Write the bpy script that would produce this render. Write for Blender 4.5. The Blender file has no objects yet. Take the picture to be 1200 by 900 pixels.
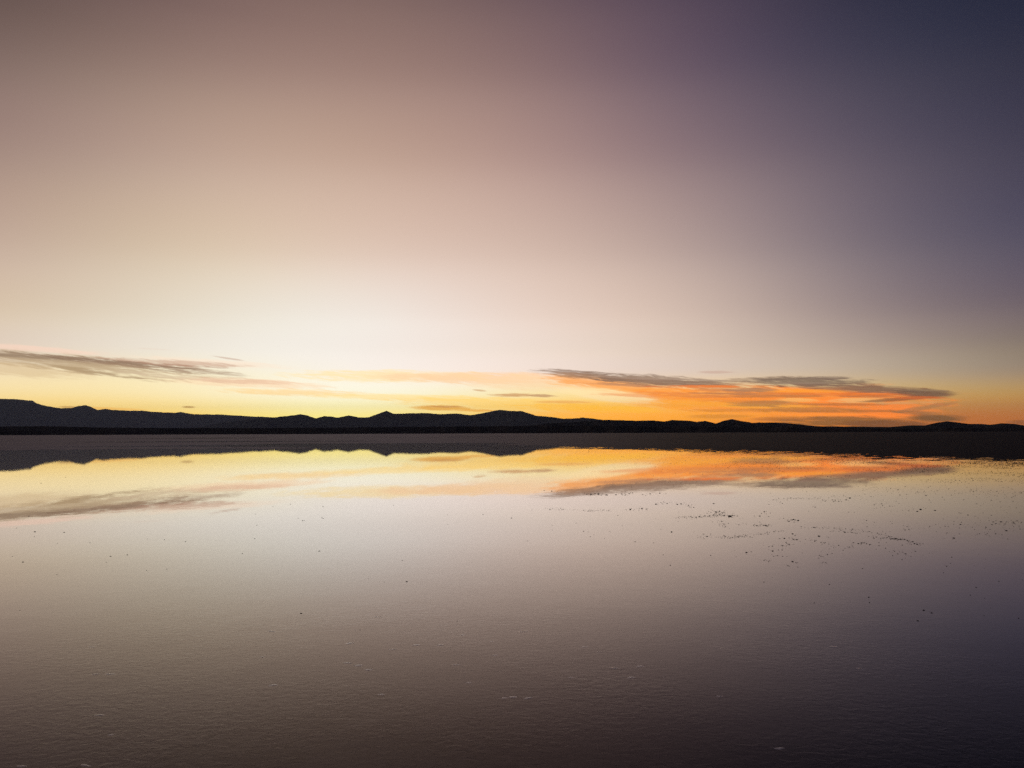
import bpy, math, random
import numpy as np
from mathutils import Matrix, Vector

random.seed(7)
RNG = np.random.default_rng(11)
C = bpy.context.scene.collection
R = math.radians

# ------------------------------------------------------------------ camera
EYE = 1.65
F = 906.0                      # focal length in units of a 1200 px wide frame
cam_d = bpy.data.cameras.new("camera")
cam_d.sensor_width = 36.0
cam_d.lens = 36.0 * F / 1200.0
cam_d.clip_start = 0.05
cam_d.clip_end = 400000.0
cam = bpy.data.objects.new("camera", cam_d)
C.objects.link(cam)
PITCH = math.degrees(math.atan(57.6 / F))
cam.matrix_world = (Matrix.Translation((0, 0, EYE)) @ Matrix.Rotation(R(90 + PITCH), 4, 'X')
                    @ Matrix.Rotation(R(-0.21), 4, 'Z'))
bpy.context.scene.camera = cam
CAM_R = cam.matrix_world.to_3x3()


def bearing(x, y):
    """compass bearing and elevation (degrees) of a sight line measured on the photograph"""
    d = CAM_R @ Vector(((x - 600) / F, -(y - 450) / F, -1))
    return math.degrees(math.atan2(d.x, d.y)), math.degrees(math.atan2(d.z, math.hypot(d.x, d.y)))


def on_ground(x, y):
    d = CAM_R @ Vector(((x - 600) / F, -(y - 450) / F, -1))
    t = EYE / -d.z
    return d.x * t, d.y * t


def lin(c):
    return [(v / 255 / 12.92) if v <= 10 else ((v / 255 + 0.055) / 1.055) ** 2.4 for v in c]


# ------------------------------------------------------------------ node helpers
class Nodes:
    def __init__(self, nt):
        self.nt = nt

    def new(self, t, **kw):
        n = self.nt.nodes.new(t)
        for k, v in kw.items():
            setattr(n, k, v)
        return n

    def put(self, sock, v):
        if isinstance(v, bpy.types.NodeSocket):
            self.nt.links.new(v, sock)
        else:
            sock.default_value = v

    def m(self, op, a, b=None, c=None, clamp=False):
        n = self.new('ShaderNodeMath', operation=op, use_clamp=clamp)
        for s, v in zip(n.inputs, (a, b, c)):
            if v is not None:
                self.put(s, v)
        return n.outputs[0]

    def smooth(self, v, a, b, lo=0.0, hi=1.0):
        n = self.new('ShaderNodeMapRange', interpolation_type='SMOOTHSTEP')
        for i, x in enumerate((v, a, b, lo, hi)):
            self.put(n.inputs[i], x)
        return n.outputs[0]

    def ramp(self, v, stops, mode='LINEAR'):
        n = self.new('ShaderNodeValToRGB')
        n.color_ramp.interpolation = mode
        e = n.color_ramp.elements
        while len(e) < len(stops):
            e.new(0.5)
        for el, (p, c) in zip(e, stops):
            el.position = p
            el.color = (*c[:3], 1)
        self.put(n.inputs[0], v)
        return n.outputs[0]

    def mix(self, f, a, b, mode='MIX'):
        n = self.new('ShaderNodeMix', data_type='RGBA', blend_type=mode, clamp_factor=True)
        self.put(n.inputs[0], f)
        self.put(n.inputs[6], a if isinstance(a, bpy.types.NodeSocket) else (*a[:3], 1))
        self.put(n.inputs[7], b if isinstance(b, bpy.types.NodeSocket) else (*b[:3], 1))
        return n.outputs[2]

    def xyz(self, x, y, z):
        n = self.new('ShaderNodeCombineXYZ')
        for s, v in zip(n.inputs, (x, y, z)):
            self.put(s, v)
        return n.outputs[0]

    def noise(self, vec, scale=1.0, detail=4.0, rough=0.55, distort=0.0):
        n = self.new('ShaderNodeTexNoise')
        self.put(n.inputs['Vector'], vec)
        n.inputs['Scale'].default_value = scale
        n.inputs['Detail'].default_value = detail
        n.inputs['Roughness'].default_value = rough
        n.inputs['Distortion'].default_value = distort
        return n.outputs['Fac']

    def vscale(self, v, s):
        n = self.new('ShaderNodeVectorMath', operation='SCALE')
        self.put(n.inputs[0], v)
        self.put(n.inputs['Scale'], s)
        return n.outputs[0]


# ------------------------------------------------------------------ sky
SUN_AZ, SUN_EL = -14.0, -1.5       # the sun has gone just below the horizon
world = bpy.data.worlds.new("World")
bpy.context.scene.world = world
world.use_nodes = True
nt = world.node_tree
nt.nodes.clear()
N = Nodes(nt)
tc = N.new('ShaderNodeTexCoord')
sep = N.new('ShaderNodeSeparateXYZ')
nt.links.new(tc.outputs['Generated'], sep.inputs[0])
dx, dy, dz = sep.outputs
DEG = 180 / math.pi
az = N.m('MULTIPLY', N.m('ARCTAN2', dx, dy), DEG)
el = N.m('MULTIPLY', N.m('ARCSINE', dz), DEG)

# twilight colours read along seven bearings: (elevation row on the photo, sRGB)
ROWS = (0, 100, 200, 300, 370, 410, 440, 465, 490)
TWILIGHT = {
    0:    [(110, 91, 87), (145, 122, 114), (174, 149, 136), (204, 181, 163), (222, 203, 180), (232, 214, 192), (248, 227, 184), (252, 223, 158), (251, 208, 118)],
    200:  [(125, 102, 97), (161, 136, 124), (193, 168, 151), (219, 200, 177), (234, 223, 204), (242, 233, 216), (252, 238, 198), (255, 234, 178), (255, 219, 126)],
    400:  [(134, 109, 103), (166, 138, 127), (200, 172, 155), (227, 205, 188), (243, 234, 223), (248, 240, 230), (255, 247, 230), (255, 248, 214), (255, 237, 148)],
    600:  [(118, 96, 98), (151, 124, 120), (186, 157, 147), (217, 192, 178), (237, 217, 204), (243, 226, 213), (251, 232, 212), (255, 231, 170), (255, 203, 70)],
    800:  [(90, 76, 90), (116, 98, 108), (151, 129, 130), (187, 165, 157), (213, 191, 177), (222, 202, 186), (232, 208, 184), (252, 207, 134), (253, 169, 50)],
    1000: [(58, 56, 73), (81, 75, 90), (109, 98, 109), (135, 122, 127), (162, 145, 140), (184, 166, 151), (203, 180, 150), (218, 175, 114), (212, 136, 54)],
    1200: [(32, 40, 64), (51, 56, 75), (72, 73, 89), (95, 91, 103), (120, 108, 112), (140, 122, 112), (168, 143, 116), (188, 145, 92), (186, 123, 60)],
}
SKY_FIT = {0: [(0.4, 0.4, 0.422), (0.566, 0.509, 0.592), (0.703, 0.601, 0.692), (0.873, 0.743, 0.825), (0.995, 0.853, 0.761), (1.065, 0.938, 0.952), (1.262, 1.226, 1.371), (1.605, 1.609, 1.573), (2.035, 1.968, 1.295)], 200: [(1.183, 1.131, 1.166), (1.306, 1.303, 1.268), (1.27, 1.299, 1.247), (1.215, 1.269, 1.119), (1.191, 1.249, 1.207), (1.281, 1.383, 1.368), (1.366, 1.382, 1.046), (1.579, 1.44, 0.893), (1.87, 1.514, 0.426)], 400: [(1.088, 1.075, 1.008), (1.079, 1.066, 1.037), (1.082, 1.072, 1.041), (1.105, 1.094, 1.162), (1.164, 1.226, 1.305), (1.183, 1.23, 1.292), (1.247, 1.371, 1.602), (1.473, 1.764, 2.203), (1.731, 2.238, 2.199)], 600: [(1.005, 0.966, 0.963), (1.126, 1.084, 1.036), (1.12, 1.086, 1.081), (1.119, 1.099, 1.076), (1.136, 1.08, 1.065), (1.215, 1.191, 1.191), (1.361, 1.312, 1.255), (1.468, 1.452, 0.996), (1.712, 1.444, 0.4)], 800: [(0.996, 0.939, 1.085), (0.995, 0.952, 1.066), (1.086, 1.043, 1.04), (1.202, 1.168, 1.131), (1.279, 1.261, 1.21), (1.25, 1.24, 1.214), (1.271, 1.257, 1.365), (1.792, 1.604, 1.163), (2.342, 1.695, 0.4)], 1000: [(0.585, 0.809, 0.89), (0.837, 0.976, 1.082), (0.868, 0.938, 1.11), (0.853, 0.875, 1.005), (1.04, 1.021, 1.079), (1.362, 1.348, 1.311), (1.526, 1.591, 1.495), (1.614, 1.686, 1.485), (1.648, 1.091, 0.4)], 1200: [(0.4, 0.4, 0.686), (0.4, 0.4, 0.55), (0.4, 0.4, 0.579), (0.4, 0.434, 0.692), (0.4, 0.4, 0.564), (0.4, 0.4, 0.4), (0.577, 0.481, 0.57), (1.242, 1.021, 0.4), (1.643, 1.314, 0.4)]}
EL0, EL1 = -4.0, 60.0
elf = N.m('DIVIDE', N.m('SUBTRACT', el, EL0), EL1 - EL0, clamp=True)


def nishita_share(e):              # what the Sky Texture adds at this elevation (strength below)
    return np.interp(e, [0, 1, 3, 8, 15, 28, 60], [0.045, 0.05, 0.034, 0.030, 0.019, 0.013, 0.008]), \
           np.interp(e, [0, 1, 3, 8, 15, 28, 60], [0.018, 0.030, 0.034, 0.030, 0.020, 0.014, 0.010]), \
           np.interp(e, [0, 1, 3, 8, 15, 28, 60], [0.002, 0.008, 0.020, 0.026, 0.022, 0.017, 0.012])


total = wsum = None
for x, cols in TWILIGHT.items():
    stops, az_c = [], bearing(x, 400)[0]
    for i, (y, c) in enumerate(zip(ROWS, cols)):
        a, e = bearing(x, y)
        gain = SKY_FIT.get(x, [(1, 1, 1)] * 9)[i]
        sh = nishita_share(e)
        stops.append(((e - EL0) / (EL1 - EL0), [0.5 * max(0.0, v * g - s) for v, g, s in zip(lin(c), gain, sh)]))
    stops.reverse()
    low = stops[0]
    stops.insert(0, (0.0, low[1]))
    top = stops[-1][1]
    stops.append((0.75, [top[0] * .45, top[1] * .45, top[2] * .55]))
    stops.append((1.0, [top[0] * .25, top[1] * .25, top[2] * .35]))
    col = N.ramp(elf, stops, 'CARDINAL')
    w = N.m('EXPONENT', N.m('MULTIPLY', N.m('POWER', N.m('DIVIDE', N.m('SUBTRACT', az, az_c), 8.2), 2.0), -0.5))
    w = N.m('ADD', w, 1e-6)
    wc = N.vscale(col, w)
    if total is None:
        total, wsum = wc, w
    else:
        n = N.new('ShaderNodeVectorMath', operation='ADD')
        N.put(n.inputs[0], total); N.put(n.inputs[1], wc)
        total, wsum = n.outputs[0], N.m('ADD', wsum, w)
twilight = N.vscale(total, N.m('DIVIDE', 2.0, wsum))
# the half of the sky away from the glow is night blue with a dim mauve belt
back = N.ramp(elf, [(0.0, (0.030, 0.028, 0.040)), (0.12, (0.050, 0.040, 0.056)), (0.25, (0.036, 0.034, 0.054)),
                    (1.0, (0.012, 0.013, 0.026))])
sky_col = N.mix(N.smooth(N.m('ABSOLUTE', N.m('ADD', az, 8.0)), 46, 105), twilight, back)

# clouds: ragged streaks lit from under the horizon, laid out in bearing and elevation
warp = N.noise(N.xyz(N.m('MULTIPLY', az, 0.16), N.m('MULTIPLY', el, 0.8), 3.1), 1.0, 4.0, 0.6)
el_w = N.m('ADD', el, N.m('MULTIPLY', N.m('SUBTRACT', warp, 0.5), 0.55))
n_long = N.noise(N.xyz(N.m('MULTIPLY', az, 0.42), N.m('MULTIPLY', N.m('ADD', el_w, N.m('MULTIPLY', az, 0.035)), 4.2), 0.7), 1.0, 6.0, 0.6)
n_fine = N.noise(N.xyz(N.m('MULTIPLY', az, 0.75), N.m('MULTIPLY', N.m('ADD', el_w, N.m('MULTIPLY', az, 0.10)), 9.5), 5.7), 1.0, 5.0, 0.6)
rag = N.m('ADD', N.m('MULTIPLY', N.m('SUBTRACT', n_long, 0.5), 1.8), N.m('MULTIPLY', N.m('SUBTRACT', n_fine, 0.5), 2.9))

GREY, SLATE, ORANGE, PEACH, BROWN = (124, 102, 92), (104, 89, 84), (255, 140, 30), (248, 196, 160), (122, 88, 62)
# x, y, half length, half height (photo px), slope, colour, opacity, raggedness
STREAKS = [
    # pale veil over the glow
    (470, 441, 120, 7, .00, (255, 226, 150), .60, 1.0),
    (560, 443, 110, 7, .01, (250, 206, 165), .70, .8),
    (650, 448, 120, 9, .02, (252, 214, 165), .55, .8),
    (290, 449, 90, 5, .03, (250, 214, 176), .60, .8),
    (345, 460, 80, 4, .01, (253, 212, 140), .65, .8),
    (480, 466, 120, 4, .02, (255, 222, 140), .60, .8),
    (600, 473, 130, 7, .03, (255, 206, 96), .55, .9),
    (690, 477, 60, 5, .02, (252, 186, 66), .55, .9),
    (40, 409, 90, 3.5, .03, (250, 212, 192), .55, .8),
    (250, 425, 80, 4, .04, (252, 224, 200), .45, .8),
    # left streak
    (60, 423, 150, 9, .045, (186, 164, 134), .7, 1.4),
    (60, 420, 120, 4.5, .045, (150, 130, 110), .55, 1.4),
    (20, 433, 90, 8, .03, (214, 188, 146), .55, 1.2),
    (130, 433, 100, 8, .07, (184, 162, 130), .55, 1.7),
    (160, 427, 100, 3.4, .06, (156, 130, 112), .60, 1.6),
    (205, 425, 80, 3, .02, (190, 152, 132), .60, 1.2),
    (225, 442, 75, 4.5, .05, (212, 192, 164), .50, 1.6),
    (285, 447, 60, 3, .02, (232, 192, 164), .60, 1.0),
    (268, 420, 16, 1.1, .12, (190, 158, 142), .55, .8),
    (180, 409, 20, 0.9, .02, (226, 208, 192), .35, .6),
    (30, 417.5, 90, 2.0, .03, (136, 116, 98), .65, 1.3),
    (120, 423, 90, 2.4, .055, (132, 110, 94), .7, 1.3),
    (180, 432, 60, 2.2, .10, (150, 126, 106), .6, 1.5),
    (110, 436, 50, 2.4, .12, (160, 138, 108), .6, 1.6),
    (215, 429, 50, 1.4, .03, (176, 140, 122), .6, 1.3),
    (245, 437, 50, 1.6, .06, (170, 150, 132), .5, 1.4),
    # right bank: lit underside
    (760, 459, 105, 14, .10, (255, 162, 72), .80, 1.1),
    (700, 446, 60, 7, .10, (252, 170, 100), .75, 1.0),
    (850, 465, 120, 15, .03, (253, 146, 46), .85, 1.1),
    (960, 466, 130, 15, .03, ORANGE, .90, 1.0),
    (900, 480, 120, 12, .02, (255, 152, 24), .75, 1.1),
    (1010, 476, 90, 14, .02, (255, 138, 36), .80, 1.1),
    (800, 473, 70, 5, .02, (255, 170, 30), .80, .8),
    (760, 486, 130, 8, .01, (254, 172, 42), .45, .9),
    (1035, 463, 48, 5, .04, (244, 124, 56), .70, 1.1),
    (1040, 482, 36, 8, .02, (255, 138, 44), .75, 1.2),
    (712, 463, 60, 7, .13, (255, 232, 178), .80, 1.0),
    (700, 479, 90, 4, .04, (255, 190, 60), .55, 1.2),
    # right bank: glowing gaps
    (930, 469, 26, 2.6, .02, (250, 196, 116), .65, 1.4),
    (1008, 469, 34, 3.6, .00, (240, 190, 122), .7, 1.4),
    (905, 476, 60, 3, .02, (255, 178, 52), .6, .9),
    # right bank: grey top
    (690, 440, 55, 5.0, .10, GREY, .75, 1.2),
    (765, 446, 80, 6.5, .08, GREY, .78, 1.2),
    (800, 449, 80, 5.5, .06, (134, 110, 98), .70, 1.1),
    (855, 456, 50, 4, .02, (196, 132, 92), .60, 1.2),
    (900, 462, 90, 3, .03, (190, 122, 80), .55, 1.2),
    (840, 464, 60, 2.2, .02, (206, 130, 80), .55, 1.0),
    (880, 445, 60, 2.6, -.03, (150, 126, 108), .60, 1.0),
    (945, 448, 70, 6, .03, SLATE, .82, 1.2),
    (1000, 455, 80, 5, .07, (120, 100, 90), .75, 1.0),
    (1035, 456, 50, 4, .04, (126, 98, 84), .75, 1.0),
    (1082, 461, 36, 5.5, .05, (104, 84, 76), .90, .7),
    (1052, 468, 42, 2.4, -.04, (128, 88, 66), .80, .8),
    (1020, 464, 40, 2.2, .02, (150, 100, 74), .6, 1.0),
    (970, 443, 30, 2.2, .02, (120, 102, 94), .7, .8),
    (735, 463, 40, 2.0, .06, (238, 150, 92), .6, 1.3),
    (790, 461, 46, 1.8, .03, (228, 136, 78), .6, 1.3),
    (870, 470, 60, 1.8, .02, (226, 136, 66), .6, 1.3),
    (930, 458, 60, 2.0, .03, (255, 160, 60), .7, 1.2),
    (985, 462, 70, 1.8, .03, (232, 120, 44), .6, 1.2),
    (960, 486, 60, 2.0, .01, (255, 150, 30), .7, 1.2),
    (1020, 488, 40, 2.4, .01, (255, 140, 40), .7, 1.1),
    (880, 457, 34, 2.6, .02, (150, 118, 98), .70, 1.2),
    (915, 464.5, 60, 1.6, .01, (186, 118, 72), .65, 1.4),
    (845, 461, 50, 1.6, .03, (176, 122, 88), .60, 1.4),
    (980, 474, 60, 1.8, .02, (168, 108, 66), .65, 1.4),
    (1000, 482, 60, 1.8, .01, (158, 104, 66), .65, 1.4),
    (870, 481, 70, 2.0, .01, (200, 130, 62), .60, 1.4),
    (1075, 466, 36, 1.6, .02, (206, 104, 56), .75, 1.4),
    (1062, 472, 40, 1.8, .0, (214, 160, 104), .70, 1.4),
    (1085, 457.5, 30, 1.2, .04, (140, 116, 96), .60, 1.4),
    (750, 452, 60, 1.8, .06, (170, 124, 100), .60, 1.4),
    (800, 444.5, 55, 1.3, .05, (172, 150, 134), .6, 1.0),
    (735, 443, 40, 1.1, .07, (166, 142, 128), .55, 1.0),
    (820, 453, 55, 1.7, .02, (246, 124, 48), .75, 1.2),
    (940, 449, 40, 1.2, .02, (150, 128, 114), .55, 1.0),
    # right bank: dark underside by the hills
    (895, 473, 40, 3.6, .00, (160, 116, 78), .70, 1.0),
    (950, 480, 60, 3.4, .02, (172, 116, 70), .65, 1.1),
    (1082, 478, 34, 2.8, -.14, (150, 116, 84), .6, 1.3),
    (1076, 484, 26, 2.4, .06, (132, 102, 78), .60, 1.3),
    (985, 494, 72, 6.0, .01, (132, 98, 70), .88, 1.0),
    (1040, 497, 60, 5, .01, (120, 88, 66), .85, .6),
    (920, 491, 40, 3, .00, (150, 102, 64), .6, .9),
    (1098, 490, 34, 4.2, .02, (116, 90, 70), .90, .6),
    (840, 488, 40, 2.6, .00, (190, 128, 62), .55, .9),
    (1200, 495, 22, 3, .05, (124, 88, 56), .6, .7),
    # small dark bars in the glow
    (518, 478, 36, 3.0, .02, (224, 162, 58), .85, .8),
    (522, 476.6, 22, 1.3, .00, (186, 132, 84), .55, .8),
    (556, 481, 26, 1.6, .02, (226, 160, 62), .7, .6),
    (604, 463, 28, 2.2, .00, (200, 148, 100), .80, .9),
    (634, 463.6, 18, 1.8, .03, (184, 138, 104), .75, .9),
    (562, 457.5, 8, 1.2, .1, (206, 164, 120), .7, .4),
    (662, 471, 34, 1.8, .01, (232, 164, 92), .6, .7),
    (840, 436, 22, 1.8, .02, (196, 164, 150), .6, .7),
    (221, 477, 8, 1.2, .0, (176, 140, 84), .8, .3),
    (80, 477, 12, 1.4, .0, (190, 150, 92), .7, .4),
    (130, 479, 40, 1.6, .03, (246, 186, 92), .6, .6),
    (200, 485, 40, 2, .03, (250, 190, 84), .5, .6),
]
AIR = [(0.6, [.42] * 3, [.055, .060, .066]), (1.74, [.53] * 3, [.040, .046, .052]), (3.0, [.66] * 3, [.025, .030, .036]), (4.3, [.74] * 3, [.015, .026, .030]), (6.8, [.82] * 3, [.015, .022, .022]), (10.5, [.88] * 3, [.014, .017, .016])]   # elevation, share let through, light added


def before_air(c, e):
    """a cloud's own brightness, from how it looks after the air in front has dimmed and tinted it"""
    if not AIR:
        return lin(c)
    es = [r_[0] for r_ in AIR]
    return [max(0.0, (v - np.interp(e, es, [r_[2][i] for r_ in AIR])) / np.interp(e, es, [r_[1][i] for r_ in AIR]))
            for i, v in enumerate(lin(c))]


def add_clouds(base, streaks):
    for (x, y, hw, hh, sl, c, op, rg) in streaks:
        a0, e0 = bearing(x, y)
        wa = bearing(x + hw, y)[0] - a0
        he = abs(bearing(x, y + hh)[1] - e0)
        k = sl * hw / hh / wa                   # drop of the streak per degree of bearing, in half heights
        da = N.m('MULTIPLY_ADD', az, 1 / wa, -a0 / wa)
        de = N.m('MULTIPLY_ADD', el, 1 / he, N.m('MULTIPLY_ADD', az, k, -e0 / he - a0 * k))
        q = N.m('MULTIPLY_ADD', rag, rg, N.m('MULTIPLY_ADD', da, da, N.m('MULTIPLY', de, de)))
        base = N.mix(N.smooth(q, 1.55, 0.15, 0.0, op), base, before_air(c, e0))
    return base


below = N.smooth(el, -0.6, -2.5)
sky_col = N.mix(below, sky_col, (0.02, 0.018, 0.022))


def background(col, strength=1.0):
    n_ = N.new('ShaderNodeBackground')
    N.put(n_.inputs[0], col)
    n_.inputs[1].default_value = strength
    return n_.outputs[0]


def choose(f, a_, b_):
    n_ = N.new('ShaderNodeMixShader')
    for s_, v_ in zip(n_.inputs, (f, a_, b_)):
        N.put(s_, v_)
    return n_.outputs[0]


def sector(lo, hi):
    keep_ = []
    for s_ in STREAKS:
        x0, x1 = (bearing(s_[0] + d_ * s_[1 + 1] * 1.6, s_[1])[0] for d_ in (-1, 1))
        if x1 > lo and x0 < hi:
            keep_.append(s_)
    return background(add_clouds(sky_col, keep_))


# the cloud belt lies low along the horizon; its sectors meet where the same streaks run through both
SPLIT = (-46.0, -19.0, -5.0, 8.0, 46.0)
belt = choose(N.m('GREATER_THAN', az, SPLIT[2]),
              choose(N.m('GREATER_THAN', az, SPLIT[1]), sector(*SPLIT[0:2]), sector(*SPLIT[1:3])),
              choose(N.m('GREATER_THAN', az, SPLIT[3]), sector(*SPLIT[2:4]), sector(*SPLIT[3:5])))
in_belt = N.m('MULTIPLY', N.m('COMPARE', el, 3.4, 3.9), N.m('COMPARE', az, 0.0, 46.0))
sky_shader = choose(in_belt, background(sky_col), belt)
sky = N.new('ShaderNodeTexSky', sky_type='NISHITA', sun_disc=False)
sky.sun_elevation = R(SUN_EL)
sky.sun_rotation = R(SUN_AZ)
add = N.new('ShaderNodeAddShader')
N.put(add.inputs[0], background(sky.outputs[0], 0.05)); N.put(add.inputs[1], sky_shader)
out = N.new('ShaderNodeOutputWorld')
nt.links.new(add.outputs[0], out.inputs[0])

sun_d = bpy.data.lights.new("sun", 'SUN')
sun_d.energy = 2.0
sun_d.angle = R(0.5)
sun_d.color = (1.0, 0.72, 0.45)
sun = bpy.data.objects.new("sun", sun_d)
C.objects.link(sun)
ds = Vector((math.sin(R(SUN_AZ)) * math.cos(R(SUN_EL)), math.cos(R(SUN_AZ)) * math.cos(R(SUN_EL)), math.sin(R(SUN_EL))))
sun.rotation_euler = ds.to_track_quat('Z', 'Y').to_euler()

# ------------------------------------------------------------------ mesh helpers
def value_noise(x, y, seed):
    xi, yi = np.floor(x).astype(np.int64), np.floor(y).astype(np.int64)
    fx, fy = x - xi, y - yi
    fx, fy = fx * fx * (3 - 2 * fx), fy * fy * (3 - 2 * fy)

    def h(i, j):
        n = (i * 374761393 + j * 668265263 + seed * 1442695041) & 0xFFFFFFFF
        n = ((n ^ (n >> 13)) * 1274126177) & 0xFFFFFFFF
        return ((n ^ (n >> 16)) & 0xFFFF) / 65535.0
    a, b, c, d = h(xi, yi), h(xi + 1, yi), h(xi, yi + 1), h(xi + 1, yi + 1)
    return (a * (1 - fx) + b * fx) * (1 - fy) + (c * (1 - fx) + d * fx) * fy - 0.5


def fbm(x, y, seed, octaves=4, gain=0.5):
    s, a = 0.0, 1.0
    for o in range(octaves):
        s = s + a * value_noise(x * 2 ** o, y * 2 ** o, seed + o * 17)
        a *= gain
    return s


def link(name, me, mat, **props):
    o = bpy.data.objects.new(name, me)
    if mat:
        me.materials.append(mat)
    C.objects.link(o)
    for k, v in props.items():
        o[k] = v
    return o


def grid_mesh(name, P, smooth=True, wrap=False):
    """P: rows x cols x 3"""
    r, c, _ = P.shape
    me = bpy.data.meshes.new(name)
    idx = np.arange(r * c).reshape(r, c)
    if wrap:
        nxt = np.roll(idx, -1, axis=1)
        q = np.stack([idx[:-1], nxt[:-1], nxt[1:], idx[1:]], -1).reshape(-1, 4)
    else:
        q = np.stack([idx[:-1, :-1], idx[:-1, 1:], idx[1:, 1:], idx[1:, :-1]], -1).reshape(-1, 4)
    me.vertices.add(r * c)
    me.vertices.foreach_set("co", P.astype(np.float32).ravel())
    n = len(q)
    me.loops.add(n * 4)
    me.loops.foreach_set("vertex_index", q.astype(np.int32).ravel())
    me.polygons.add(n)
    me.polygons.foreach_set("loop_start", np.arange(0, n * 4, 4, dtype=np.int32))
    me.polygons.foreach_set("use_smooth", np.full(n, smooth, dtype=bool))
    me.update()
    me.validate()
    return me


def material(name):
    m = bpy.data.materials.new(name)
    m.use_nodes = True
    m.node_tree.nodes.clear()
    return m, Nodes(m.node_tree)


def finish(n, shader):
    o = n.new('ShaderNodeOutputMaterial')
    n.nt.links.new(shader, o.inputs[0])


def principled(n, **kw):
    p = n.new('ShaderNodeBsdfPrincipled')
    for k, v in kw.items():
        n.put(p.inputs[k.replace('_', ' ')], v)
    return p.outputs[0]


# ------------------------------------------------------------------ materials
# damp salt crust
salt, n = material("damp_salt")
pos = n.new('ShaderNodeNewGeometry').outputs['Position']
patch = n.noise(pos, 0.03, 5, 0.6)
grain = n.noise(pos, 22.0, 5, 0.65)
mid = n.noise(pos, 1.3, 4, 0.6)
col = n.mix(n.smooth(patch, .35, .65), (0.33, 0.31, 0.395), (0.53, 0.50, 0.62))
sp = n.new('ShaderNodeSeparateXYZ')
n.put(sp.inputs[0], pos)
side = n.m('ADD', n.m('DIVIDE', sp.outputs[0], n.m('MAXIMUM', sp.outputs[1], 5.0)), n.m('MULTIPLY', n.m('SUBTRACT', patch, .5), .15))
col = n.mix(n.smooth(side, -0.22, 0.24), col, (0.008, 0.008, 0.012))     # salt darkened towards the right: the dark hills' reflection painted into its colour
col = n.mix(n.smooth(grain, .38, .64), n.mix(1.0, col, (0.50, 0.48, 0.46), 'MULTIPLY'), col)
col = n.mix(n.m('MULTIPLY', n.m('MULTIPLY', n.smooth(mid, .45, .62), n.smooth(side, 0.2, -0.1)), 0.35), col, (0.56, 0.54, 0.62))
bump = n.new('ShaderNodeBump')
bump.inputs['Strength'].default_value = 0.6
bump.inputs['Distance'].default_value = 0.012
n.put(bump.inputs['Height'], grain)
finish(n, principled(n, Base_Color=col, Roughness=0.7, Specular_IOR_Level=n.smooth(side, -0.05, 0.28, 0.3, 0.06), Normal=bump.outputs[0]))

# shallow brine: mirror at a glance, clear from above
brine, n = material("brine")
pos = n.new('ShaderNodeNewGeometry').outputs['Position']
# a light breeze roughens the water close by, farther out it lies calm
vl = n.new('ShaderNodeVectorMath', operation='LENGTH')
n.put(vl.inputs[0], pos)
breeze = n.m('MULTIPLY', n.smooth(vl.outputs['Value'], 12.5, 3.8), n.smooth(n.noise(pos, 0.55, 3, 0.6), 0.36, 0.66, 0.35, 1.0))
st = n.new('ShaderNodeVectorMath', operation='MULTIPLY')
n.put(st.inputs[0], pos); st.inputs[1].default_value = (0.75, 1.0, 1.0)
rip = n.m('ADD', n.noise(pos, 2.2, 3, 0.5), n.m('MULTIPLY', n.m('MULTIPLY', n.noise(st.outputs[0], 19.0, 4, 0.6, 0.6), breeze), 2.9))
bump = n.new('ShaderNodeBump')
bump.inputs['Strength'].default_value = 1.0
bump.inputs['Distance'].default_value = 0.0005
n.put(bump.inputs['Height'], rip)
gl = n.new('ShaderNodeBsdfGlossy')
gl.inputs['Roughness'].default_value = 0.004
gl.inputs['Color'].default_value = (1, 0.985, 0.98, 1)
n.put(gl.inputs['Normal'], bump.outputs[0])
ruf = n.new('ShaderNodeBsdfGlossy')                 # capillary ripples too small to see
ruf.inputs['Roughness'].default_value = 0.38
ruf.inputs['Color'].default_value = (0.9, 0.9, 0.9, 1)
glm = n.new('ShaderNodeMixShader')
n.put(glm.inputs[0], 0.06); n.put(glm.inputs[1], gl.outputs[0]); n.put(glm.inputs[2], ruf.outputs[0])
tr = n.new('ShaderNodeBsdfTransparent')
tr.inputs['Color'].default_value = (0.5, 0.48, 0.45, 1)
lw = n.new('ShaderNodeLayerWeight')
lw.inputs['Blend'].default_value = 0.5
n.put(lw.inputs['Normal'], bump.outputs[0])
cosi = n.m('SUBTRACT', 1.0, lw.outputs['Facing'])
REFL = [(0.0, 1.0), (0.03, 0.97), (0.058, 0.92), (0.10, 0.80), (0.136, 0.67), (0.18, 0.50), (0.23, 0.345), (0.275, 0.23), (0.317, 0.15), (0.36, 0.09), (0.42, 0.05), (0.6, 0.03), (1.0, 0.02)]
fres = n.ramp(cosi, [(p_, (v_, v_, v_)) for p_, v_ in REFL])
mx = n.new('ShaderNodeMixShader')
n.put(mx.inputs[0], fres); n.put(mx.inputs[1], tr.outputs[0]); n.put(mx.inputs[2], glm.outputs[0])
finish(n, mx.outputs[0])

# bare volcanic hills
rock, n = material("hill_rock")
pos = n.new('ShaderNodeNewGeometry').outputs['Position']
f = n.noise(pos, 0.0016, 6, 0.6)
finish(n, principled(n, Base_Color=n.mix(n.smooth(f, .35, .65), (0.035, 0.031, 0.030), (0.075, 0.066, 0.060)), Roughness=1.0, Specular_IOR_Level=0.0))

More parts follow.
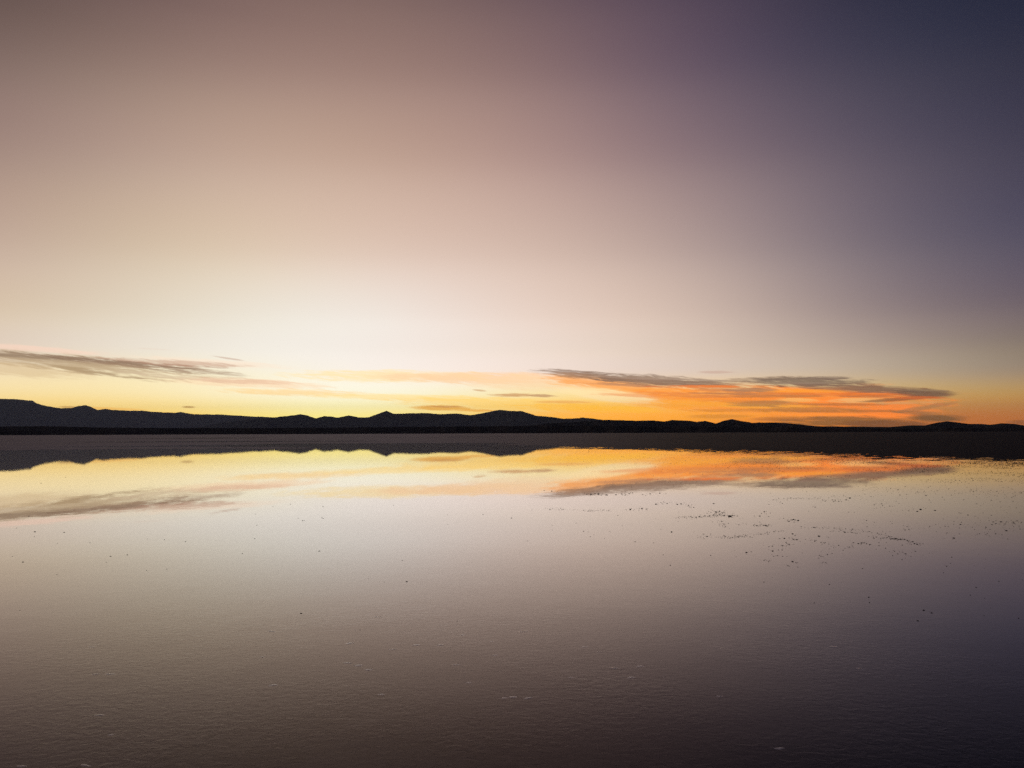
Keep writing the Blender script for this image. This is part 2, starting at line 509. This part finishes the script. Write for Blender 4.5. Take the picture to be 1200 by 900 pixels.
# mud-stained salt clods
clod, n = material("muddy_salt")
pos = n.new('ShaderNodeNewGeometry').outputs['Position']
f = n.noise(pos, 60.0, 4, 0.6)
finish(n, principled(n, Base_Color=n.mix(n.smooth(f, .4, .65), (0.09, 0.072, 0.064), (0.26, 0.22, 0.19)), Roughness=0.8))
chip, n = material("salt_crystal")
pos = n.new('ShaderNodeNewGeometry').outputs['Position']
f = n.noise(pos, 90.0, 4, 0.6)
finish(n, principled(n, Base_Color=n.mix(n.smooth(f, .35, .65), (0.5, 0.48, 0.45), (0.8, 0.78, 0.75)), Roughness=0.15, IOR=1.45))

# ------------------------------------------------------------------ salt flat, rising out of the brine far off
EDGE = [(-90, 100), (-34, 100), (-24, 98), (-12, 92), (0, 90), (8, 82), (13, 75), (18, 66), (24, 59), (30, 54), (34, 51), (50, 46), (90, 46)]


def flat_height(x, y):
    a = np.degrees(np.arctan2(x, y))
    r = np.hypot(x, y)
    edge = np.interp(a, *zip(*EDGE))
    edge = edge * (1 + 0.16 * fbm(x / 11.0, y / 16.0, 5, 4))
    t = (r - edge)
    base = np.where(t < 0, np.maximum(-0.030, t * 0.0011), np.minimum(0.028, t * 0.0011))
    right = np.clip((a + 2) / 14, 0, 1)
    amp = np.clip(1 - np.abs(t) / 45, 0, 1) * (0.004 + 0.012 * right)
    rough = fbm(x / 0.9, y / 0.9, 21, 3, 0.6) + 0.7 * fbm(x / 0.22, y / 0.22, 33, 2)
    far = np.clip((t - 6) / 20, 0, 1)
    z = base + amp * rough + far * 0.012 * (fbm(x / 3.0, y / 3.0, 8, 3) + 0.6)
    pool = fbm(x / 70.0 + 3, y / 16.0, 61, 3)
    z = z - np.clip(t / 12, 0, 1) * np.clip((pool - 0.08) * 0.25, 0, 0.06) * np.clip((8 - a) / 14, 0, 1)
    z = np.where(r > 420, 0.02, z)
    return z


ang = np.radians(np.concatenate([np.arange(-180, -42, 1.5), np.arange(-42, 42, 0.075), np.arange(42, 180, 1.5)]))
rad = np.concatenate([np.geomspace(0.4, 28, 60)[:-1], np.arange(28, 128, 0.16), np.geomspace(128, 900, 120)[1:], np.geomspace(950, 78000, 26)])
rr, aa = np.meshgrid(rad, ang, indexing='ij')
X, Y = rr * np.sin(aa), rr * np.cos(aa)
P = np.stack([X, Y, flat_height(X, Y)], -1)
me = grid_mesh("salt_flat", P, wrap=True)
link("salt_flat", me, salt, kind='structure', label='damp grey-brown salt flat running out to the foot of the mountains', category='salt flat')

k = 240
ring = np.radians(np.arange(k) * 360 / k)
rads = np.concatenate([[0.05], np.geomspace(0.5, 440, 18)])
rr, aa = np.meshgrid(rads, ring, indexing='ij')
me = grid_mesh("water", np.stack([rr * np.sin(aa), rr * np.cos(aa), np.zeros_like(rr)], -1), wrap=True)
link("water", me, brine, kind='structure', label='still sheet of shallow water mirroring the sunset sky', category='water')

# ------------------------------------------------------------------ mountains
SIL = [(0, 467.4), (10, 467.4), (20, 468), (33, 469.2), (38, 469.2), (42, 472.3), (55, 475.6), (70, 478.2), (84, 478.2), (92, 475.6),
       (100, 474.8), (107, 477), (114, 480.5), (123, 479.4), (153, 481.5), (166, 481.2), (184, 482.8), (204, 483.8), (212, 482.5),
       (222, 485), (256, 485.8), (300, 488.1), (331, 488.1), (342, 486.6), (352, 485.3), (361, 487.1), (370, 490.2), (380, 487.4),
       (387, 487.9), (396, 489.2), (409, 486.9), (420, 488.9), (433, 488.9), (440.5, 485.8), (453, 481.2), (461, 484.8), (479, 484.3),
       (494, 483.8), (517, 485.3), (535, 484.6), (552, 486.3), (566, 484), (576, 482), (585, 480.5), (600, 481.5), (610, 481.5),
       (619, 484), (628, 487.1), (642, 488.1), (659, 490.4), (671.5, 490.7), (682, 489.2), (694.5, 490.4), (712, 492), (743, 493),
       (766, 492.5), (777.6, 494), (789, 492.2), (809.6, 493), (817, 494.5), (826, 493.2), (839, 496.3), (846.6, 493.5), (858, 491),
       (868, 493.2), (881, 495.3), (900, 495), (923, 495.8), (938, 497.3), (956, 499.4), (1002, 499.9), (1043, 500.4), (1063.6, 498.6),
       (1084, 498.4), (1097, 495.5), (1109.6, 493.8), (1122, 495), (1135, 496.8), (1150, 496.8), (1161, 497.6), (1173.5, 496), (1189, 496.8), (1200, 498.4)]
sil_az, sil_el = zip(*[bearing(x, y) for x, y in SIL])


def mountain_range(name, pts, dist, depth, label, seed, foot=0.45):
    """pts: bearing / elevation of the skyline in degrees; the range has its full depth behind and in front"""
    pa, pe = zip(*pts)
    az_ = np.arange(pa[0], pa[-1] + .02, 0.04)
    e = np.interp(az_, pa, pe)
    e = e + 0.03 * np.clip(e, 0, 1) * fbm(az_ * 2.6, az_ * 0 + seed, seed, 4)
    rows = np.concatenate([np.linspace(-1, 0, 26), np.linspace(0, 1, 10)[1:]])
    P = np.zeros((len(rows), len(az_), 3))
    for i, t in enumerate(rows):
        w = 0.16 * fbm(az_ * 0.6, az_ * 0 + seed + 3, seed + 2, 3)          # the crest line wanders
        rcrest = dist * (1 + w * 0.6)
        rr = rcrest + t * depth
        h = EYE + rcrest * np.tan(np.radians(e))
        s = (1 - abs(t)) ** (1.25 if t < 0 else 0.9)
        gully = 1 + 0.55 * fbm(az_ * 2.2 + t * 1.3, az_ * 0 + t * 2.5 + seed, seed + 9, 4) * (1 - s) * np.sqrt(s)
        z = h * s * gully
        if t < 0:                                                            # stay under the sight line to the crest
            z = np.minimum(z, EYE + rr * np.tan(np.radians(e * (0.15 + 0.84 * s ** 0.5))))
        P[i, :, 0], P[i, :, 1] = rr * np.sin(np.radians(az_)), rr * np.cos(np.radians(az_))
        P[i, :, 2] = np.maximum(z, 0) - (30.0 if abs(t) == 1 else 0.0)
    me = grid_mesh(name, P)
    return link(name, me, rock, kind='structure', label=label, category='mountains' if 'mountain' in name else 'hills')


def part_of(a, b):
    return [(u, v) for u, v in zip(sil_az, sil_el) if bearing(a, 480)[0] <= u <= bearing(b, 480)[0]]


def b(x, e):
    return (bearing(x, 490)[0], e)


left = [(-62, 0.3), (-52, 1.4), (-44, 2.0), (-39, 2.3), (-35, 2.55)] + part_of(-1, 315) + [b(345, 1.10), b(380, 0.8), b(450, 0.3), b(500, 0.02)]
middle = [b(200, 0.02), b(260, 0.8)] + part_of(320, 700) + [b(740, 0.6), b(800, 0.3), b(860, 0.02)]
right = [b(560, 0.02), b(640, 0.7)] + part_of(705, 1201) + [b(1260, 0.5), (38, .6), (42, .4), (50, 0.5), (62, 0.02)]
mountain_range("mountains", left, 60000, 6000, 'tallest blue-tinged mountain range at the far left horizon', 4)
mountain_range("mountains", middle, 36000, 3600, 'dark mountain range with a small pointed peak at centre', 15)
mountain_range("hills", right, 13000, 1300, 'low black hills along the horizon on the right', 27)
shore = [(-62, .42), (-40, .46)] + [b(x, (509.8 - .0037 * x - y) / F * DEG) for x, y in
        [(0, 501.5), (60, 501), (120, 502), (200, 502.2), (300, 502), (420, 501), (520, 500), (640, 499), (760, 499.5), (900, 501), (1040, 502.5), (1200, 502)]] + [(40, .3), (62, .2)]
mountain_range("shore", shore, 7000, 400, 'black low shore strip below the mountains', 41)

# ------------------------------------------------------------------ loose salt on the water
def clod_mesh(name, seed, flat=0.6):
    rng = np.random.default_rng(seed)
    import bmesh
    bm = bmesh.new()
    for j in range(rng.integers(2, 4)):
        s = 1.0 if j == 0 else rng.uniform(.4, .75)
        off = Vector((0, 0, 0)) if j == 0 else Vector((rng.uniform(-.5, .5), rng.uniform(-.5, .5), -.05))
        res = bmesh.ops.create_icosphere(bm, subdivisions=2, radius=0.5 * s)
        for v in res['verts']:
            d = v.co.normalized()
            k_ = 1 + 0.42 * (math.sin(d.x * 5 + seed + j) * math.cos(d.y * 6 + seed * 2) + 0.5 * math.sin(d.z * 9 + d.x * 7 + seed)) * .6
            v.co = Vector((v.co.x * k_, v.co.y * k_, v.co.z * k_ * flat)) + off
            v.co.z = max(v.co.z, -0.16) + 0.10
    me_ = bpy.data.meshes.new(name)
    bm.to_mesh(me_)
    bm.free()
    return me_


CLODS = [clod_mesh("salt_clod", s_) for s_ in (3, 8, 14, 23, 31, 47)]
for m_ in CLODS:
    m_.materials.append(clod)


def flake_mesh(name, seed):
    u = np.linspace(0, 1, 9)[1:]
    th = np.radians(np.arange(0, 360, 18))
    rr_, tt = np.meshgrid(np.concatenate([[0.01], u]), th, indexing='ij')
    lobes = 1 + 0.22 * np.sin(tt * 2 + seed) + 0.15 * np.sin(tt * 3 + seed * 2.3) + 0.08 * np.sin(tt * 5 + seed)
    x_, y_ = 0.5 * rr_ * lobes * np.cos(tt), 0.5 * rr_ * lobes * np.sin(tt)
    z_ = 0.026 * (1 - rr_ ** 2) * (1 + 0.5 * fbm(x_ * 5 + seed, y_ * 5, seed, 3)) - 0.004
    me_ = grid_mesh(name, np.stack([x_, y_, z_], -1), wrap=True)
    return me_


CHIPS = [flake_mesh("salt_flake", s_) for s_ in (5, 12, 19, 28)]
for m_ in CHIPS:
    m_.materials.append(chip)


def place(name, meshes, x, y, px, label, cat, group=None, wide=1.0):
    if wide == 1:
        x, y = x + random.gauss(0, .7), y + random.gauss(0, .35)
    gx, gy = on_ground(x, y)
    d = math.hypot(gx, gy)
    size = px / F * d * (random.uniform(.42, .76) if wide == 1 else 1.25)
    o = bpy.data.objects.new(name, random.choice(meshes))
    C.objects.link(o)
    o.location = (gx, gy, 0.0)
    o.rotation_euler = (0, 0, random.uniform(0, 6.28) if wide == 1 else random.uniform(-.35, .35))
    o.scale = (size * wide, size * random.uniform(.8, 1.1), size * (random.uniform(.5, .8) if wide == 1 else 1.0))
    o['label'], o['category'] = label, cat
    if group:
        o['group'] = group
    return o


LEFT = [(41, 623, 3), (40, 629, 2), (75, 624, 3), (105, 636, 1.7), (173, 631, 2), (193, 633, 1.7), (218, 635, 2.5), (131, 652, 2.5),
        (149, 650, 1.7), (28, 659, 3), (14, 652, 1.7), (68, 674, 1.6), (195, 667, 1.7), (301, 615, 1.7), (298, 631, 2), (356, 610, 2.2),
        (349, 607, 1.7), (379, 608, 1.7), (373, 646, 2.7), (326, 669, 1.5), (285, 649, 1.5), (23, 715, 1.7), (33, 605, 2.2),
        (19, 619, 1.7), (67, 637, 1.5), (171, 668, 1.5), (123, 659, 1.5), (370, 539, 2.2), (300, 602, 1.6), (320, 593, 2.2), (340, 591, 1.6), (378, 593, 1.8),
        (355, 610, 1.8), (378, 607, 1.6), (525, 603, 2.2), (461, 592, 1.6), (77, 559, 1.8), (48, 567, 1.5)]
MIDDLE = [(567, 603, 2.6), (599, 607, 2.6), (526, 615, 2), (647, 621, 1.7), (693, 629, 2), (746, 635, 2), (775, 620, 2), (777, 651, 2.5),
          (785, 662, 2), (471, 657, 2), (431, 678, 1.7), (427, 673, 1.7), (449, 682, 1.7), (535, 728, 1.9), (421, 738, 2.8),
          (696, 626, 1.8), (710, 631, 1.6), (740, 614, 1.8), (716, 623, 1.8), (620, 634, 1.5), (676, 613, 1.5), (724, 604, 1.6), (768, 608, 1.6)]
LINE_FAR = [(638, 575, 2.2), (646, 575, 2.2), (657, 576.5, 2.2), (688, 578.6, 3), (693, 579.6, 4), (701, 579.4, 3), (710, 579.6, 3.6), (723, 579.6, 3),
            (728, 579, 2.6), (737, 578.6, 3.2), (761, 578.6, 3), (774, 578, 2.8), (697, 578.9, 2.5), (705, 580.1, 2.6), (733, 579.6, 2.4), (755, 579.4, 2.2), (742, 577.8, 2)]
LINE_SHORT = [(738, 597, 3), (743, 597.4, 2.2), (752, 596.5, 2.6), (758, 596.5, 2.6), (769, 590.6, 3), (774, 589, 2.6), (781, 590, 2.6), (793, 591, 3),
              (798, 590.4, 2.2), (806, 592.5, 2), (812, 594, 2.6), (820, 605, 3), (826, 604.6, 2.2), (831, 604, 2.4)]
CLUSTER = [(836, 603, 3), (843, 599.6, 3), (840, 600, 4), (843, 603, 4), (846, 602, 3.4), (849, 604, 3.4), (858, 604, 3), (856, 606.5, 3.4), (847, 614, 2.2), (850, 617, 2.2), (845, 611, 1.8)]
BAND = [(862, 628, 3), (867, 615, 2.6), (888, 616, 3), (891, 615.4, 2.4), (895, 615, 3.5), (899, 616, 3.5), (891, 605, 2.6), (896, 601, 2.6), (925, 611, 3),
        (927, 609.2, 2.6), (930, 609, 3), (935, 610, 3.8), (939, 617, 3), (917, 622, 2.2), (929, 626, 4), (919, 631, 2.6), (930, 632, 3), (933, 632.6, 3.4),
        (919, 639, 2.6), (925, 638, 2.2), (955, 633, 3), (959, 628, 3.4), (961, 635, 3), (966, 636, 3), (907, 645, 4), (905, 640, 2.6), (911, 651, 3),
        (874, 647, 3), (896, 657, 2.6), (929, 659, 3.4), (923, 663, 2.6), (963, 652, 2.6), (964, 660, 2.2), (981, 640, 2.2), (996, 641, 3), (1006, 637, 3),
        (1009, 636.4, 3), (1012, 636, 2.6), (828, 629, 3), (824, 626, 2.2), (822, 630, 2.2), (848, 629, 2.4)]
CURVE = [(977, 622, 1.8), (983, 622.4, 1.8), (990, 623.2, 1.8), (996, 623.5, 2), (1001, 624, 1.8), (1025, 629, 2.2), (1031, 629.8, 2.2), (1039, 630.5, 2.6), (1045, 631, 3), (1048, 631.4, 2.4),
         (1052, 631.6, 2.6), (1056, 632, 2.4), (1060, 632.5, 3), (1064, 633.8, 2.2), (1068, 635, 2.6), (1072, 636.5, 3), (1075, 638, 4)]
EAST = [(915, 588, 2.6), (1015, 610, 2.6), (996, 583, 3.2), (992, 586, 2.6), (983, 587.5, 3), (977, 586, 2.6), (956, 594, 2.2), (1033, 591, 3), (1043, 593, 2.6),
        (1023, 592, 2.6), (1085, 581, 3), (1079, 597, 3), (1075, 599, 2.6), (1097, 599, 3), (1065, 599, 2.2), (1047, 645, 2.2), (1061, 649, 3),
        (1125, 615, 3), (1133, 604, 3), (1163, 612, 3.2), (1167, 614, 2.4), (1148, 625, 2.2), (1118, 630, 3.2), (1167, 626, 3), (1180, 622, 3), (1188, 613, 2.2), (1172, 611, 2.4),
        (1064, 620, 2.2), (1103, 618, 2)]
for x, y, s_ in LEFT:
    place("salt_clod", CLODS, x, y, s_, 'tiny dark salt clod alone on the pale water at left', 'salt clod', 'stray dark clods on the left water')
for x, y, s_ in MIDDLE:
    place("salt_clod", CLODS, x, y, s_, 'tiny dark salt clod scattered on the water near the middle', 'salt clod', 'stray dark clods on the middle water')
for x, y, s_ in LINE_FAR:
    place("salt_clod", CLODS, x, y, s_, 'dark salt clod in the straight line under the cloud reflection', 'salt clod', 'line of clods under the cloud reflection')
for x, y, s_ in LINE_SHORT:
    place("salt_clod", CLODS, x, y, s_, 'dark salt clod in the broken trail leading to the dense heap', 'salt clod', 'trail of clods leading to the heap')
for x, y, s_ in CLUSTER:
    place("salt_clod", CLODS, x, y, s_, 'dark salt clod in the densest heap right of the middle', 'salt clod', 'dense heap of clods')
for x, y, s_ in BAND:
    place("salt_clod", CLODS, x, y, s_, 'dark salt clod in the wide loose patch beside the dense heap', 'salt clod', 'loose patch of clods')
for x, y, s_ in CURVE:
    place("salt_clod", CLODS, x, y, s_, 'dark salt clod in the thin curved line at right', 'salt clod', 'curved line of clods')
for x, y, s_ in EAST:
    place("salt_clod", CLODS, x, y, s_, 'dark salt clod scattered near the right edge of the water', 'salt clod', 'scattered clods at the right edge')

UNIQUE = [(352, 719, 4, 'largest lone dark clod on the open water at lower left'),
          (787, 624, 3.4, 'dark round clod alone just left of the loose patch'),
          (837, 590, 3.4, 'dark clod standing alone right behind the dense heap'),
          (854.5, 604.6, 5, 'biggest dark clod at the right end of the dense heap'),
          (476, 682, 3.4, 'round dark clod alone on the water below the middle'),
          (1018, 699, 3.4, 'flat dark clod alone on the dim water at right'),
          (895, 682, 3, 'flat dark clod just below the loose patch'),
          (972, 685, 2.4, 'small dark clod below the loose patch, towards the right'),
          (1083, 715, 3, 'upper clod of the three on the dark water at right'),
          (1093, 718, 2.4, 'middle clod of the three on the dark water at right'),
          (1075, 728, 2.8, 'lowest clod of the three on the dark water at right')]
for x, y, s_, lab in UNIQUE:
    place("salt_clod", CLODS, x, y, s_, lab, 'salt clod')

PALE = [(108, 758), (318, 740), (117, 838), (443, 723), (613, 740), (542, 744), (576, 752), (516, 756), (460, 761), (410, 754), (580, 768), (534, 779),
        (702, 764), (720, 783), (591, 818), (447, 814), (740, 794), (669, 794), (407, 777), (685, 758), (977, 758), (843, 816), (913, 877), (1008, 784),
        (25, 898), (112, 790), (750, 781), (549, 800), (130, 861), (307, 770), (320, 803), (420, 780)]
for x, y in PALE:
    place("salt_flake", CHIPS, x, y, random.uniform(2.5, 5.0), 'thin pale flake of salt crust on the dim foreground water', 'salt flake',
          'pale salt flakes in the foreground', wide=2.0)
BIGCHIP = [(129, 790, 4.6, 'pale flake with a dark edge at lower left'), (488, 756, 4.6, 'pale flake with a dark lump, left of the middle'),
           (601, 817, 5, 'pale flake between two others at the bottom middle'), (619, 818, 5, 'pale flake at the right of the row of three'),
           (432, 785, 4.6, 'long pale flake in the left half of the foreground'), (100, 897, 5, 'pale flake at the very bottom left edge')]
for x, y, s_, lab in BIGCHIP:
    place("salt_flake", CHIPS, x, y, s_, lab, 'salt flake', wide=2.0)

# countless specks of crust breaking the surface
import bmesh
base_bm = bmesh.new()
bmesh.ops.create_icosphere(base_bm, subdivisions=1, radius=0.5)
bv = np.array([v.co[:] for v in base_bm.verts])
bf = np.array([[v.index for v in f_.verts] for f_ in base_bm.faces])
base_bm.free()
n_try = 600000
a_ = RNG.uniform(-38, 40, n_try)
edge = np.interp(a_, *zip(*EDGE))
r_ = np.sqrt(RNG.uniform(8 ** 2, (edge + 4) ** 2))
right_w = np.clip((a_ + 3) / 18, 0, 1)
nearness = np.where(r_ < edge, np.exp(-(edge - r_) / (5 + 13 * right_w)), 1.0)
x_, y_ = r_ * np.sin(np.radians(a_)), r_ * np.cos(np.radians(a_))
clump = fbm(x_ / 2.2, y_ / 2.2, 77, 3)
dens = (0.03 + 0.97 * right_w) * (0.03 + nearness) * np.where(clump > .12, 1, np.where(clump > -.1, .35, .12))
keep = np.nonzero(RNG.random(n_try) < dens * 0.5)[0][:34000]
cand = list(zip(x_[keep], y_[keep], r_[keep]))
# fine crumbs drifted up round the clods, strung out along their lines
for lst, num in ((CLUSTER, 16), (BAND, 8), (CURVE, 7), (LINE_FAR, 9), (LINE_SHORT, 8), (EAST, 7)):
    for (px_, py_, s_) in lst:
        for _ in range(num):
            q_ = RNG.normal(0, 1, 2)
            gx_, gy_ = on_ground(px_ + q_[0] * (5 + 6 * (lst is EAST)), py_ + q_[1] * (1.1 + 1.5 * (lst is EAST)) + .1 * q_[0])
            cand.append((gx_, gy_, math.hypot(gx_, gy_)))
for (xa, ya, xb, yb, bow) in ((905, 586, 985, 588, -3), (790, 606, 850, 604, 1), (950, 618, 1075, 637, -5), (840, 630, 910, 622, 2), (640, 596, 720, 598, 1)):
    for t_ in RNG.uniform(0, 1, 130):
        gx_, gy_ = on_ground(xa + (xb - xa) * t_ + RNG.normal(0, 2), ya + (yb - ya) * t_ + bow * 4 * t_ * (1 - t_) + RNG.normal(0, .8))
        cand.append((gx_, gy_, math.hypot(gx_, gy_)))
V, Fc = [], []
for i, (x_, y_, r_) in enumerate(cand):
    s_ = min(0.024, RNG.lognormal(math.log(0.0115), 0.55)) * (0.35 + 0.65 * min(1, r_ / 45))
    th = RNG.uniform(0, 6.28)
    q = bv * (1 + 0.3 * RNG.standard_normal((len(bv), 1)) * .6)
    q = q * np.array([s_ * RNG.uniform(.9, 2.4), s_ * RNG.uniform(.8, 1.4), s_ * RNG.uniform(.4, .8)])
    V.append(np.stack([q[:, 0] * math.cos(th) - q[:, 1] * math.sin(th) + x_, q[:, 0] * math.sin(th) + q[:, 1] * math.cos(th) + y_, q[:, 2] + s_ * .12], 1))
    Fc.append(bf + i * len(bv))
V, Fc = np.concatenate(V), np.concatenate(Fc)
me = bpy.data.meshes.new("salt_crumbs")
me.vertices.add(len(V)); me.vertices.foreach_set("co", V.astype(np.float32).ravel())
me.loops.add(len(Fc) * 3); me.loops.foreach_set("vertex_index", Fc.astype(np.int32).ravel())
me.polygons.add(len(Fc)); me.polygons.foreach_set("loop_start", np.arange(0, len(Fc) * 3, 3, dtype=np.int32))
me.update(); me.validate()
link("salt_crumbs", me, clod, kind='stuff', label='countless dark salt crumbs breaking the water towards the far edge', category='salt crumbs')

# ------------------------------------------------------------------ air
HAZE = 8e-6
if HAZE:
    air, n = material("air")
    v = n.new('ShaderNodeVolumePrincipled')
    v.inputs['Color'].default_value = (0.58, 0.74, 0.98, 1)
    v.inputs['Density'].default_value = HAZE
    v.inputs['Anisotropy'].default_value = 0.2
    o = n.new('ShaderNodeOutputMaterial')
    n.nt.links.new(v.outputs[0], o.inputs['Volume'])
    bm = bmesh.new()
    bmesh.ops.create_cube(bm, size=1)
    for q in bm.verts:
        q.co = Vector((q.co.x * 170000, q.co.y * 170000, -32 if q.co.z < 0 else 3000))
    me = bpy.data.meshes.new("haze"); bm.to_mesh(me); bm.free()
    link("haze", me, air, kind='stuff', label='thin bluish air in front of the far mountains', category='haze')

# ------------------------------------------------------------------ render settings
sc = bpy.context.scene
sc.view_settings.view_transform = 'Standard'
sc.view_settings.look = 'None'
sc.view_settings.exposure = 0.0
sc.view_settings.gamma = 1.0
sc.view_settings.use_curve_mapping = False
sc.cycles.max_bounces = 6
sc.cycles.transparent_max_bounces = 8
sc.cycles.volume_bounces = 1
sc.cycles.use_denoising = False
sc.cycles.denoiser = 'OPENIMAGEDENOISE'
sc.cycles.denoising_prefilter = 'ACCURATE'
sc.cycles.caustics_reflective = False
sc.cycles.caustics_refractive = False
sc.cycles.sample_clamp_indirect = 4.0
